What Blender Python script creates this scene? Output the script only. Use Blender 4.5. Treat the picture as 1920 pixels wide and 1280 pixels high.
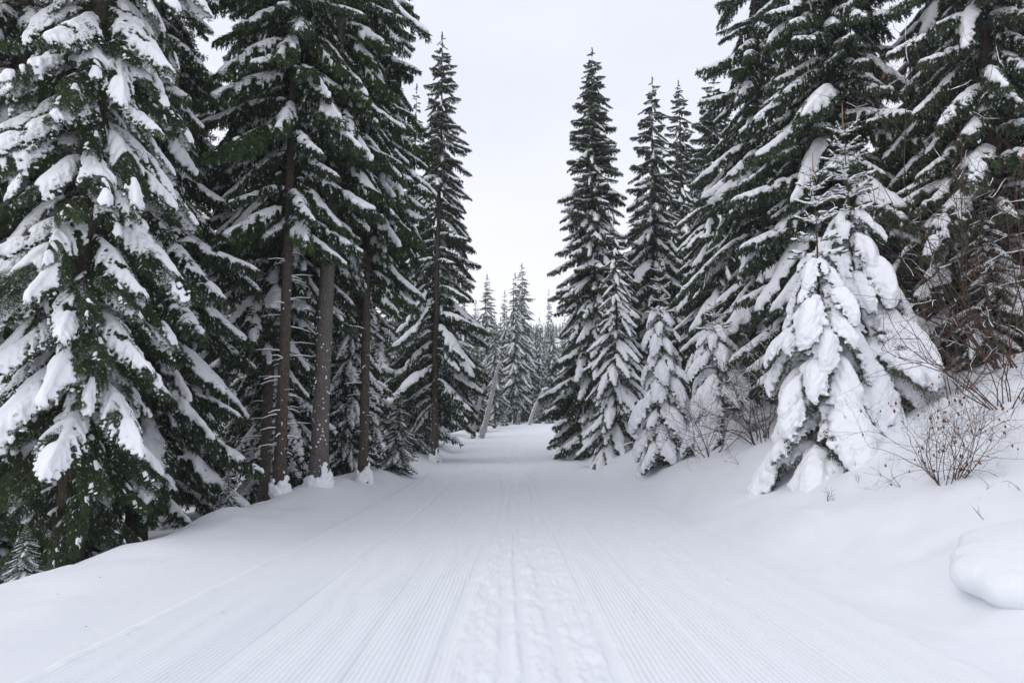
import bpy, math, random
import numpy as np
from mathutils import Vector, Matrix, Euler

# ------------------------------------------------------------------ camera, light, exposure
scene = bpy.context.scene
for o in list(bpy.data.objects):
    bpy.data.objects.remove(o)
C = scene.collection
PITCH = math.radians(5.9)
EYE = 1.6
FPX = 1250.0                                   # focal length in photo pixels (1920 wide)
cam_d = bpy.data.cameras.new('camera')
cam_d.sensor_width = 36.0
cam_d.lens = 36.0 * FPX / 1920.0
cam_d.clip_start = 0.05
cam_d.clip_end = 4000
cam = bpy.data.objects.new('camera', cam_d)
C.objects.link(cam)
cam.location = (0, 0, EYE)
cam.rotation_euler = (math.pi / 2 + PITCH, 0, 0)
scene.camera = cam

SUN_EL, SUN_AZ = math.radians(50), math.radians(-118)   # behind thick cloud, over the forest side of the trail
world = bpy.data.worlds.new('World')
scene.world = world
world.use_nodes = True
nt = world.node_tree
nt.nodes.clear()
N, L = nt.nodes.new, nt.links.new
w_out = N('ShaderNodeOutputWorld')
mix = N('ShaderNodeMixShader')
bg_sky = N('ShaderNodeBackground')
bg_cloud = N('ShaderNodeBackground')
sky = N('ShaderNodeTexSky')
sky.sky_type = 'NISHITA'
sky.sun_disc = False
sky.sun_elevation = SUN_EL
sky.sun_rotation = SUN_AZ
L(sky.outputs[0], bg_sky.inputs[0])
bg_sky.inputs[1].default_value = 0.08
tc = N('ShaderNodeTexCoord')
sep = N('ShaderNodeSeparateXYZ')
L(tc.outputs['Generated'], sep.inputs[0])
ramp = N('ShaderNodeValToRGB')                 # even stratus: a little whiter low down
ramp.color_ramp.elements[0].position = 0.0
ramp.color_ramp.elements[0].color = (0.99, 0.98, 1.0, 1)
ramp.color_ramp.elements[1].position = 0.42
ramp.color_ramp.elements[1].color = (0.80, 0.82, 0.915, 1)
L(sep.outputs['Z'], ramp.inputs[0])
cn = N('ShaderNodeTexNoise')
cn.inputs['Scale'].default_value = 1.7
cn.inputs['Detail'].default_value = 5
cmap = N('ShaderNodeMapping')
cmap.inputs['Scale'].default_value = (1, 1, 3)
L(tc.outputs['Generated'], cmap.inputs[0])
L(cmap.outputs[0], cn.inputs['Vector'])
cr = N('ShaderNodeMapRange')
cr.inputs[1].default_value = 0.3
cr.inputs[2].default_value = 0.7
cr.inputs[3].default_value = 0.94
cr.inputs[4].default_value = 1.06
L(cn.outputs[0], cr.inputs[0])
L(ramp.outputs[0], bg_cloud.inputs[0])
L(cr.outputs[0], bg_cloud.inputs[1])
mix.inputs[0].default_value = 0.92
L(bg_sky.outputs[0], mix.inputs[1])
L(bg_cloud.outputs[0], mix.inputs[2])
L(mix.outputs[0], w_out.inputs[0])

sun_d = bpy.data.lights.new('sun', 'SUN')
sun_d.energy = 0.8
sun_d.angle = math.radians(45)
sun_d.color = (1.0, 0.97, 0.95)
sun = bpy.data.objects.new('sun', sun_d)
C.objects.link(sun)
sd = Vector((math.sin(SUN_AZ) * math.cos(SUN_EL), math.cos(SUN_AZ) * math.cos(SUN_EL), math.sin(SUN_EL)))
sun.rotation_euler = sd.to_track_quat('Z', 'Y').to_euler()
sun.location = (0, 0, 60)

vs = scene.view_settings
vs.view_transform = 'Standard'
vs.look = 'None'
vs.exposure = 0.24
vs.gamma = 1.0
vs.use_curve_mapping = False
scene.cycles.use_denoising = True
scene.cycles.max_bounces = 6
scene.cycles.diffuse_bounces = 5
scene.cycles.volume_bounces = 1
scene.cycles.glossy_bounces = 2
scene.cycles.transparent_max_bounces = 4

# ------------------------------------------------------------------ helpers
rnd = random.Random(7)


def hash2(ix, iy, seed):
    n = (ix * 374761393 + iy * 668265263 + seed * 982451653) & 0x7fffffff
    n = ((n ^ (n >> 13)) * 1274126177) & 0x7fffffff
    n = n ^ (n >> 16)
    return (n & 0xffff) / 65535.0


def vnoise(x, y, seed=0):
    x = np.asarray(x, float)
    y = np.asarray(y, float)
    fx, fy = np.floor(x), np.floor(y)
    ix, iy = fx.astype(np.int64), fy.astype(np.int64)
    tx, ty = x - fx, y - fy
    tx = tx * tx * tx * (tx * (tx * 6 - 15) + 10)
    ty = ty * ty * ty * (ty * (ty * 6 - 15) + 10)
    a, b = hash2(ix, iy, seed), hash2(ix + 1, iy, seed)
    c, d = hash2(ix, iy + 1, seed), hash2(ix + 1, iy + 1, seed)
    return (a * (1 - tx) + b * tx) * (1 - ty) + (c * (1 - tx) + d * tx) * ty


def fbm(x, y, seed=0, octv=3):
    s, a, t = 0, 1.0, 0
    for k in range(octv):
        s = s + a * vnoise(x * 2 ** k, y * 2 ** k, seed + 17 * k)
        t += a
        a *= 0.5
    return s / t


def sstep(a, b, x):
    t = np.clip((x - a) / (b - a), 0, 1)
    return t * t * (3 - 2 * t)


def build_mesh(name, verts, tris, mats, midx=None, smooth=True):
    """verts (n,3), faces (m,3) or (m,4) arrays"""
    me = bpy.data.meshes.new(name)
    verts = np.asarray(verts, np.float32)
    tris = np.asarray(tris, np.int32)
    k = tris.shape[1]
    me.vertices.add(len(verts))
    me.vertices.foreach_set('co', verts.ravel())
    me.loops.add(tris.size)
    me.loops.foreach_set('vertex_index', tris.ravel())
    me.polygons.add(len(tris))
    me.polygons.foreach_set('loop_start', np.arange(0, tris.size, k, dtype=np.int32))
    for m in mats:
        me.materials.append(m)
    if midx is not None:
        me.polygons.foreach_set('material_index', np.asarray(midx, np.int32))
    me.polygons.foreach_set('use_smooth', np.full(len(tris), smooth, bool))
    me.update(calc_edges=True)
    return me


class Geo:
    """collects triangles with material slots"""
    def __init__(self):
        self.v, self.f, self.m, self.n = [], [], [], 0

    def add(self, v, f, m=0):
        v = np.asarray(v, float)
        f = np.asarray(f, np.int64)
        if f.shape[1] == 4:
            f = np.vstack([f[:, [0, 1, 2]], f[:, [0, 2, 3]]])
        self.v.append(v)
        self.f.append(f + self.n)
        self.m.append(np.broadcast_to(np.asarray(m), (len(f),)).copy())
        self.n += len(v)

    def arrays(self):
        return np.vstack(self.v), np.vstack(self.f), np.concatenate(self.m)

    def mesh(self, name, mats, smooth=True):
        v, f, m = self.arrays()
        return build_mesh(name, v, f, mats, m, smooth)


def tube(pts, rad, sides=6, jitter=0.0, seed=0, cap=True):
    pts = np.asarray(pts, float)
    n = len(pts)
    rad = np.broadcast_to(np.asarray(rad, float), (n,))
    T = np.gradient(pts, axis=0)
    T /= np.linalg.norm(T, axis=1, keepdims=True) + 1e-9
    ref = np.array([0.0, 0, 1]) if abs(T[0][2]) < 0.8 else np.array([1.0, 0, 0])
    A = np.cross(T, ref)
    A /= np.linalg.norm(A, axis=1, keepdims=True) + 1e-9
    B = np.cross(T, A)
    ph = np.arange(sides) / sides * 2 * np.pi
    rr = rad[:, None] * np.ones((1, sides))
    if jitter:
        g = np.random.default_rng(seed)
        rr = rr * (1 + jitter * g.standard_normal((n, sides)))
    v = pts[:, None, :] + rr[..., None] * (np.cos(ph)[None, :, None] * A[:, None, :] + np.sin(ph)[None, :, None] * B[:, None, :])
    v = v.reshape(-1, 3)
    i = np.arange(n - 1)[:, None] * sides
    j = np.arange(sides)[None, :]
    jn = (j + 1) % sides
    f = np.stack([i + j, i + jn, i + sides + jn, i + sides + j], -1).reshape(-1, 4)
    f = np.vstack([f[:, [0, 1, 2]], f[:, [0, 2, 3]]])
    if cap:
        v = np.vstack([v, pts[-1:], pts[:1]])
        k = len(v) - 2
        e = (n - 1) * sides
        jj = np.arange(sides)
        f = np.vstack([f, np.stack([e + jj, e + (jj + 1) % sides, np.full(sides, k)], 1),
                       np.stack([(jj + 1) % sides, jj, np.full(sides, k + 1)], 1)])
    return v, f


def ico(sub):
    import bmesh
    bm = bmesh.new()
    bmesh.ops.create_icosphere(bm, subdivisions=sub, radius=1)
    v = np.array([p.co[:] for p in bm.verts])
    f = np.array([[q.index for q in p.verts] for p in bm.faces])
    bm.free()
    return v, f


ICO1, ICO2 = ico(1), ico(2)
OCT = (np.array([[1, 0, 0], [-1, 0, 0], [0, 1, 0], [0, -1, 0], [0, 0, 1], [0, 0, -.6]], float),
       np.array([[0, 2, 4], [2, 1, 4], [1, 3, 4], [3, 0, 4], [2, 0, 5], [1, 2, 5], [3, 1, 5], [0, 3, 5]]))


def blobs_mesh(cen, rad, base=ICO1, sz=0.8, dirs=None, elong=1.0):
    """many ellipsoids as one array pair; elongated along dirs"""
    cen = np.asarray(cen, float)
    rad = np.asarray(rad, float)
    bv, bf = base
    n, k = len(cen), len(bv)
    if dirs is None:
        V = cen[:, None, :] + rad[:, None, None] * bv[None] * np.array([1, 1, sz])
    else:
        d = dirs / (np.linalg.norm(dirs, axis=1, keepdims=True) + 1e-9)
        up = np.array([0, 0, 1.0])
        s = np.cross(up, d)
        s /= np.linalg.norm(s, axis=1, keepdims=True) + 1e-6
        u = np.cross(d, s)
        V = cen[:, None, :] + rad[:, None, None] * (bv[None, :, 0:1] * elong * d[:, None, :] + bv[None, :, 1:2] * s[:, None, :] + bv[None, :, 2:3] * sz * u[:, None, :])
    F = bf[None] + (np.arange(n) * k)[:, None, None]
    return V.reshape(-1, 3), F.reshape(-1, 3)


def voxel_union(v, f, voxel, smooth_it=4, noise=0.0, adapt=0.0):
    """melts overlapping blobs into one soft surface; returns vertices and triangles"""
    me = build_mesh('tmp', v, f, [])
    ob = bpy.data.objects.new('tmp', me)
    C.objects.link(ob)
    m = ob.modifiers.new('r', 'REMESH')
    m.mode = 'VOXEL'
    m.voxel_size = voxel
    m.adaptivity = adapt
    s = ob.modifiers.new('s', 'SMOOTH')
    s.iterations = smooth_it
    s.factor = 0.5
    dg = bpy.context.evaluated_depsgraph_get()
    ev = ob.evaluated_get(dg)
    r = ev.to_mesh()
    r.calc_loop_triangles()
    vv = np.empty(len(r.vertices) * 3, np.float32)
    r.vertices.foreach_get('co', vv)
    nn = np.empty(len(r.vertices) * 3, np.float32)
    r.vertices.foreach_get('normal', nn)
    tt = np.empty(len(r.loop_triangles) * 3, np.int32)
    r.loop_triangles.foreach_get('vertices', tt)
    ev.to_mesh_clear()
    bpy.data.objects.remove(ob)
    bpy.data.meshes.remove(me)
    vv = vv.reshape(-1, 3).astype(float)
    if noise:
        nn = nn.reshape(-1, 3)
        q = fbm(vv[:, 0] * 14 + vv[:, 2] * 9, vv[:, 1] * 14 - vv[:, 2] * 7, 5, 2) - 0.5
        vv = vv + nn * (q * noise)[:, None]
    return vv, tt.reshape(-1, 3)


def tag(o, label=None, cat=None, group=None, kind=None):
    if label:
        o['label'] = label
    if cat:
        o['category'] = cat
    if group:
        o['group'] = group
    if kind:
        o['kind'] = kind
    return o


def link(name, me, parent=None):
    o = bpy.data.objects.new(name, me)
    C.objects.link(o)
    if parent is not None:
        o.parent = parent
    return o


def thing(name, loc, label, cat, group=None, rz=0.0):
    o = bpy.data.objects.new(name, None)
    o.empty_display_size = 0.3
    C.objects.link(o)
    o.location = loc
    o.rotation_euler = (0, 0, rz)
    return tag(o, label, cat, group)


def ray(px, py):
    vx, vy = (px - 960) / FPX, (640 - py) / FPX
    return Vector((vx, math.cos(PITCH) - vy * math.sin(PITCH), math.sin(PITCH) + vy * math.cos(PITCH)))


def at(px, py, Y):
    d = ray(px, py)
    t = Y / d.y
    return Vector((d.x * t, Y, EYE + d.z * t))


def hit(px, py):
    """point where the line of sight through a photo pixel meets the snow"""
    d = ray(px, py)
    ys = np.linspace(3, 60, 6000)
    t = ys / d.y
    below = np.nonzero(EYE + d.z * t < ground(d.x * t, ys))[0]
    k = below[0] if len(below) else 1500
    return float(d.x * t[k]), float(ys[k])


# ------------------------------------------------------------------ materials
def new_mat(name):
    m = bpy.data.materials.new(name)
    m.use_nodes = True
    t = m.node_tree
    b = t.nodes['Principled BSDF']
    return m, t, b


def noise_node(t, scale, detail=4, rough=0.6, coord='Object'):
    c = t.nodes.new('ShaderNodeTexCoord')
    n = t.nodes.new('ShaderNodeTexNoise')
    n.inputs['Scale'].default_value = scale
    n.inputs['Detail'].default_value = detail
    n.inputs['Roughness'].default_value = rough
    t.links.new(c.outputs[coord], n.inputs['Vector'])
    return n


def snow_mat(name, col=(0.875, 0.885, 0.915), scale=25, strength=0.35, dist=0.012):
    m, t, b = new_mat(name)
    b.inputs['Base Color'].default_value = (*col, 1)
    b.inputs['Roughness'].default_value = 0.75
    b.inputs['Specular IOR Level'].default_value = 0.25
    n = noise_node(t, scale, 6, 0.65)
    n2 = noise_node(t, scale * 9, 3, 0.6)
    ad = t.nodes.new('ShaderNodeMath')
    ad.operation = 'MULTIPLY_ADD'
    ad.inputs[1].default_value = 0.25
    t.links.new(n2.outputs[0], ad.inputs[0])
    t.links.new(n.outputs[0], ad.inputs[2])
    bp = t.nodes.new('ShaderNodeBump')
    bp.inputs['Strength'].default_value = strength
    bp.inputs['Distance'].default_value = dist
    t.links.new(ad.outputs[0], bp.inputs['Height'])
    t.links.new(bp.outputs[0], b.inputs['Normal'])
    return m


def ramp_mat(name, cols, scale, rough=0.8, bump=0.0, bdist=0.01, obj_rand=False, stretch=None, spec=0.2):
    m, t, b = new_mat(name)
    n = noise_node(t, scale, 6, 0.65)
    if stretch:
        mp = t.nodes.new('ShaderNodeMapping')
        mp.inputs['Scale'].default_value = stretch
        lk = n.inputs['Vector'].links[0]
        src = lk.from_socket
        t.links.remove(lk)
        t.links.new(src, mp.inputs[0])
        t.links.new(mp.outputs[0], n.inputs['Vector'])
    r = t.nodes.new('ShaderNodeValToRGB')
    el = r.color_ramp.elements
    el[0].position, el[1].position = 0.3, 0.72
    el[0].color = (*cols[0], 1)
    el[1].color = (*cols[-1], 1)
    for i, c in enumerate(cols[1:-1]):
        e = el.new(0.3 + 0.42 * (i + 1) / (len(cols) - 1))
        e.color = (*c, 1)
    fac = n.outputs[0]
    if obj_rand:
        oi = t.nodes.new('ShaderNodeObjectInfo')
        mr = t.nodes.new('ShaderNodeMapRange')
        mr.inputs[3].default_value = -0.16
        mr.inputs[4].default_value = 0.16
        t.links.new(oi.outputs['Random'], mr.inputs[0])
        ad = t.nodes.new('ShaderNodeMath')
        t.links.new(n.outputs[0], ad.inputs[0])
        t.links.new(mr.outputs[0], ad.inputs[1])
        fac = ad.outputs[0]
    t.links.new(fac, r.inputs[0])
    t.links.new(r.outputs[0], b.inputs['Base Color'])
    b.inputs['Roughness'].default_value = rough
    b.inputs['Specular IOR Level'].default_value = spec
    if bump:
        bp = t.nodes.new('ShaderNodeBump')
        bp.inputs['Strength'].default_value = bump
        bp.inputs['Distance'].default_value = bdist
        t.links.new(n.outputs[0], bp.inputs['Height'])
        t.links.new(bp.outputs[0], b.inputs['Normal'])
    return m


M_SNOW = snow_mat('tree_snow')
M_GROUND = snow_mat('ground_snow', col=(0.80, 0.82, 0.86), scale=9, strength=0.4, dist=0.02)
M_TRAIL = snow_mat('groomed_snow', col=(0.80, 0.82, 0.86), scale=22, strength=0.4, dist=0.008)
M_NEEDLE = ramp_mat('needles', [(0.020, 0.041, 0.016), (0.041, 0.075, 0.025), (0.070, 0.112, 0.036)], 3.0, 0.6, obj_rand=True, spec=0.3)
M_NEEDLE_DK = ramp_mat('needles_far', [(0.024, 0.043, 0.022), (0.044, 0.071, 0.036), (0.072, 0.106, 0.050)], 2.0, 0.65, obj_rand=True, spec=0.25)
M_TWIG = ramp_mat('twig_bark', [(0.05, 0.038, 0.028), (0.11, 0.085, 0.065)], 20, 0.85)
M_BARK = ramp_mat('spruce_bark', [(0.045, 0.035, 0.030), (0.095, 0.075, 0.062), (0.17, 0.145, 0.125)], 34, 0.9, 1.0, 0.04, stretch=(1, 1, 0.3))
M_BARK_GREY = ramp_mat('grey_spruce_bark', [(0.07, 0.062, 0.055), (0.14, 0.125, 0.11), (0.24, 0.22, 0.20)], 36, 0.9, 1.0, 0.04, stretch=(1, 1, 0.35))
M_LEADER = ramp_mat('young_shoot_bark', [(0.22, 0.14, 0.055), (0.40, 0.27, 0.11)], 15, 0.7)
M_DEAD = ramp_mat('weathered_deadwood', [(0.24, 0.23, 0.22), (0.46, 0.445, 0.43)], 10, 0.85, 0.6, 0.02, stretch=(1, 1, 0.15))
M_SHRUB = ramp_mat('shrub_twigs', [(0.055, 0.034, 0.028), (0.12, 0.075, 0.058)], 12, 0.8)
M_LEAF = ramp_mat('withered_leaves', [(0.10, 0.040, 0.016), (0.24, 0.095, 0.035)], 20, 0.75, obj_rand=True)

# ------------------------------------------------------------------ terrain
ROAD_Y = np.array([-10, 0, 4.5, 9.2, 13, 20, 28, 36, 50, 65, 80, 95, 120, 200])
ROAD_Z = np.array([0.25, 0.0, -.2, -.42, -.55, -.75, -.86, -.86, -.60, -.12, 0.12, 0.0, -1.2, -3.5])
_yy = np.linspace(-10, 200, 1051)
_zz = np.interp(_yy, ROAD_Y, ROAD_Z)
_k = np.hanning(41)
_k /= _k.sum()
_zz = np.convolve(np.pad(_zz, 20, mode='edge'), _k, 'valid')


def road_z(Y):
    return np.interp(Y, _yy, _zz)


def road_x(Y):
    Y = np.asarray(Y, float)
    t = np.clip(Y - 40, 0, None)
    return 0.0016 * t ** 2 / (1 + 0.004 * t)


GL, GR = -3.3, 3.3                              # groomed edges about the centre line


def ground(X, Y):
    X, Y = np.asarray(X, float), np.asarray(Y, float)
    u = X - road_x(Y)
    z = road_z(Y)
    far = sstep(40, 70, Y)
    # gentle side berm, then the drop into the forest on the left
    wob = 0.45 * (fbm(Y * 0.22, Y * 0 + 3.1, 3, 2) - 0.5) + 0.5 * sstep(16, 28, Y)
    edge = -5.2 + wob
    l = edge - u
    z = z + 0.13 * sstep(GL + 0.15, GL - 0.9, u) + (0.30 * sstep(GL - 0.1, -5.0, u)) * sstep(9, 18, Y) * (1 - far)
    drop = np.where(l > 0, 1.0 * (1 - np.exp(-np.clip(l, 0, None) ** 1.5 * 0.55)) + 0.06 * np.clip(l, 0, 30), 0)
    z = z - drop * (1 - 0.85 * far)
    # the bank on the right
    r = u - GR
    rise = 0.50 * sstep(0.15, 1.2, r) + 0.40 * sstep(0.8, 2.0, r) + np.where(r > 1.7, 0.50 * (r - 1.7) / (1 + 0.02 * np.clip(r - 1.7, 0, None)), 0)
    rise = rise * (1 - 0.55 * far)
    z = z + rise
    z = z + 0.05 * far * np.clip(u + 2, -6, 9)
    # drifts
    out = sstep(GR + 0.2, GR + 1.6, np.abs(u))
    z = z + out * (0.46 * (fbm(X * 0.55, Y * 0.4, 11, 3) - 0.5) + 0.20 * (fbm(X * 1.5, Y * 1.3, 23, 3) - 0.5) * np.where(u > 0, 1.0, 0.35))
    z = z + out * (0.035 * (fbm(X * 5, Y * 4.2, 131, 2) - 0.5)) * np.where(u > 0, 1.0, .3)
    foot = np.exp(-((r - .9) / .7) ** 2)
    z = z + foot * (0.24 * (fbm(X * 2.3, Y * 1.1, 81, 3) - 0.5))
    crease = np.exp(-((r - 0.80 - 0.12 * np.sin(Y * 0.7)) / 0.10) ** 2) * sstep(6.3, 7.5, Y) * (1 - sstep(10.5, 13, Y))
    z = z - 0.05 * crease
    return z


def gz(x, y):
    return float(ground(np.array([x]), np.array([y]))[0])


def trail_relief(X, Y):
    u = X - road_x(Y)
    near = 1 - sstep(26, 45, Y)
    inside = sstep(GL, GL + 0.12, u) * (1 - sstep(GR - 0.12, GR, u))
    # the tiller's corduroy, broken where skiers have crossed it
    pitch = 0.044
    band_c = 0.05 + 0.10 * np.sin(Y * 0.21 + 0.6)
    half = 0.60 + 0.40 * (fbm(Y * 0.5, u * .6, 8, 2) - 0.5)
    band = 1 - sstep(half - 0.22, half + 0.18, np.abs(u - band_c))
    wear = sstep(0.30, 0.55, fbm(u * 0.9 + 5, Y * 0.16, 31, 3))
    swath = 0.55 + 0.45 * np.sin(u * 2.1 + 0.7) ** 2
    wav = np.abs(np.sin(np.pi * (u + 0.006 * (vnoise(Y * 0.8, u * 2, 4) - 0.5) * 2) / pitch)) ** 0.6
    ridge = wav * 0.022 * (0.75 + 0.25 * swath) * (0.7 + 0.3 * wear)
    z = ridge * (1 - band) * inside * near
    # seams between tiller passes
    for s, a in ((-2.05, .018), (-1.15, .012), (1.42, .016), (2.3, .014)):
        z = z - a * np.exp(-((u - s - 0.02 * np.sin(Y * .5)) / 0.035) ** 2) * inside * near
    # trampled middle: crumbs, herringbone edges and smooth ski ruts
    lump = fbm(u * 7, Y * 4.5, 41, 3) - 0.5
    fine = fbm(u * 22, Y * 16, 47, 2) - 0.5
    z = z + band * inside * (0.056 * lump * (0.4 + 1.2 * fbm(u * 1.3, Y * .5, 91, 2)) + 0.026 * fine - 0.008) * (1 - sstep(26, 40, Y))
    fade = (1 - sstep(40, 60, Y))
    for c0, amp, w, d, ph, fr in ((-0.10, .05, .055, .022, 0.2, .33), (0.12, .07, .05, .022, 1.9, .27), (0.42, .10, .06, .018, 2.6, .21), (-0.42, .12, .06, .016, 4.0, .24), (0.72, .05, .05, .015, 5.2, .3)):
        c = c0 + amp * np.sin(Y * fr + ph)
        g = np.exp(-((u - c) / w) ** 4) * sstep(.22, .42, fbm(Y * .33 + ph * 3, Y * 0 + ph, 61, 2))
        z = z * (1 - 0.85 * g * band) - d * g * fade * inside
        z = z + 0.005 * fade * (np.exp(-((u - c - w * 1.7) / .035) ** 2) + np.exp(-((u - c + w * 1.7) / .035) ** 2)) * inside
    # crumbs thrown over the edges of the groomed strip
    for e in (GL + 0.06, GR - 0.06):
        z = z + 0.03 * np.exp(-((u - e) / 0.10) ** 2) * (fbm(u * 9, Y * 5, 53, 2)) * (1 - sstep(25, 40, Y))
    return z


def grid_mesh(name, us, Ys, mat, fn):
    U, V = np.meshgrid(us, Ys)
    X = U + road_x(V)
    Z = fn(X, V)
    n, m = len(Ys), len(us)
    verts = np.stack([X, V, Z], -1).reshape(-1, 3)
    i = np.arange(n - 1)[:, None] * m
    j = np.arange(m - 1)[None, :]
    f = np.stack([i + j, i + j + 1, i + m + j + 1, i + m + j], -1).reshape(-1, 4)
    o = link(name, build_mesh(name, verts, f, [mat]))
    return tag(o, kind='structure')


def rows(y0, y1, k, first):
    ys = [y0]
    while ys[-1] < y1:
        ys.append(ys[-1] + max(first, k * ys[-1]))
    return np.array(ys)


Ys = np.concatenate([rows(2.6, 110, 0.0090, 0.022), [115, 122, 130, 140]])
tu = np.linspace(GL, GR, 620)
tr = grid_mesh('ski_trail', tu, Ys, M_TRAIL, lambda X, Y: ground(X, Y) + trail_relief(X, Y))
tr['label'] = 'groomed white ski trail with corduroy ridges and a trampled middle'
Yg = np.concatenate([[-6, -4, -2, 0, 1.5], rows(2.6, 110, 0.022, 0.07), [115, 122, 130, 140]])


def side(u0, sgn):
    d = [0]
    step = 0.04
    while d[-1] < 170:
        d.append(d[-1] + step)
        step = min(step * 1.045, 9)
    a = u0 + sgn * np.array(d)
    return a if sgn > 0 else a[::-1]


# the sheets beside the trail share its edge line
gl = grid_mesh('snow_field', side(GL + 0.01, -1), Yg, M_GROUND, lambda X, Y: ground(X, Y) - 0.004 * (np.abs(X - road_x(Y)) < GR))
gl['label'] = 'smooth untouched snow shoulder on the forest side of the trail'
gr = grid_mesh('snow_bank', side(GR - 0.01, 1), Yg, M_GROUND, lambda X, Y: ground(X, Y) - 0.004 * (np.abs(X - road_x(Y)) < GR))
gr['label'] = 'rounded snow bank rising on the shrub side of the trail'
bk = grid_mesh('snow_foreground', np.linspace(GL + 0.005, GR - 0.005, 40), np.array([-6, -4, -2, 0, 1.5, 2.62]), M_GROUND, lambda X, Y: ground(X, Y) - 0.006)

# distant hill and the wooded slope seen through the gap
hx = np.linspace(-500, 500, 81)
hy = np.linspace(140, 760, 63)
HX, HY = np.meshgrid(hx, hy)


def hill_z(X, Y):
    return -2 + 72 * sstep(230, 640, Y) * (0.75 + 0.35 * sstep(-120, 160, X)) + 8 * (fbm(X * 0.012, Y * 0.012, 71, 3) - 0.5) * sstep(150, 260, Y) + np.where(Y < 150, 0, 0)


hv = np.stack([HX, HY, hill_z(HX, HY)], -1).reshape(-1, 3)
ii = np.arange(len(hy) - 1)[:, None] * len(hx)
jj = np.arange(len(hx) - 1)[None, :]
hf = np.stack([ii + jj, ii + jj + 1, ii + len(hx) + jj + 1, ii + len(hx) + jj], -1).reshape(-1, 4)
tag(link('hill', build_mesh('hill', hv, hf, [M_GROUND])), 'low snowy hill far beyond the end of the trail', kind='structure')


# ------------------------------------------------------------------ spruce branches
def needles(segs, length, width, density, rng, ang=(35, 65), down=0.0, g=None, mat=0, three_d=True):
    """needle-like triangles around twig segments; segs = (P0, P1) arrays"""
    P0, P1 = segs
    D = P1 - P0
    ln = np.linalg.norm(D, axis=1)
    cnt = np.maximum(1, np.round(ln * density + rng.random(len(ln)) * 0.999 - 0.5)).astype(int)
    idx = np.repeat(np.arange(len(ln)), cnt)
    t = rng.random(len(idx))
    p = P0[idx] + D[idx] * t[:, None]
    T = D[idx] / (ln[idx][:, None] + 1e-9)
    ref = rng.standard_normal(p.shape)
    a = np.cross(T, ref)
    a /= np.linalg.norm(a, axis=1, keepdims=True) + 1e-9
    an = np.radians(rng.uniform(ang[0], ang[1], len(idx)))[:, None]
    d = np.cos(an) * T + np.sin(an) * a
    d[:, 2] -= down
    d /= np.linalg.norm(d, axis=1, keepdims=True) + 1e-9
    s = np.cross(d, rng.standard_normal(p.shape))
    s /= np.linalg.norm(s, axis=1, keepdims=True) + 1e-9
    le = (length * rng.uniform(0.7, 1.25, len(idx)))[:, None]
    w = width * 0.5
    tip = p + d * le
    mid = p + d * le * 0.35
    V = np.stack([mid - s * w, tip, mid + s * w, p], 1).reshape(-1, 3)
    k = np.arange(len(idx))[:, None] * 4
    F = np.hstack([k, k + 1, k + 2])
    F2 = np.hstack([k, k + 2, k + 3])
    return V, np.vstack([F, F2]) if three_d else F


def frost(v, f, rng, prob, slot):
    """material index per triangle: some of the sprigs that point upwards are white with rime"""
    n = len(v) // 4
    up = v[1::4, 2] - v[3::4, 2]
    ln = np.linalg.norm(v[1::4] - v[3::4], axis=1) + 1e-9
    k = (rng.random(n) < prob * 2.2 * np.clip(up / ln + .45, 0, 1))
    return np.where(k[f[:, 0] // 4], slot, 0)


def segs_of(polys):
    a = np.vstack([p[:-1] for p in polys])
    b = np.vstack([p[1:] for p in polys])
    return a, b


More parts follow.
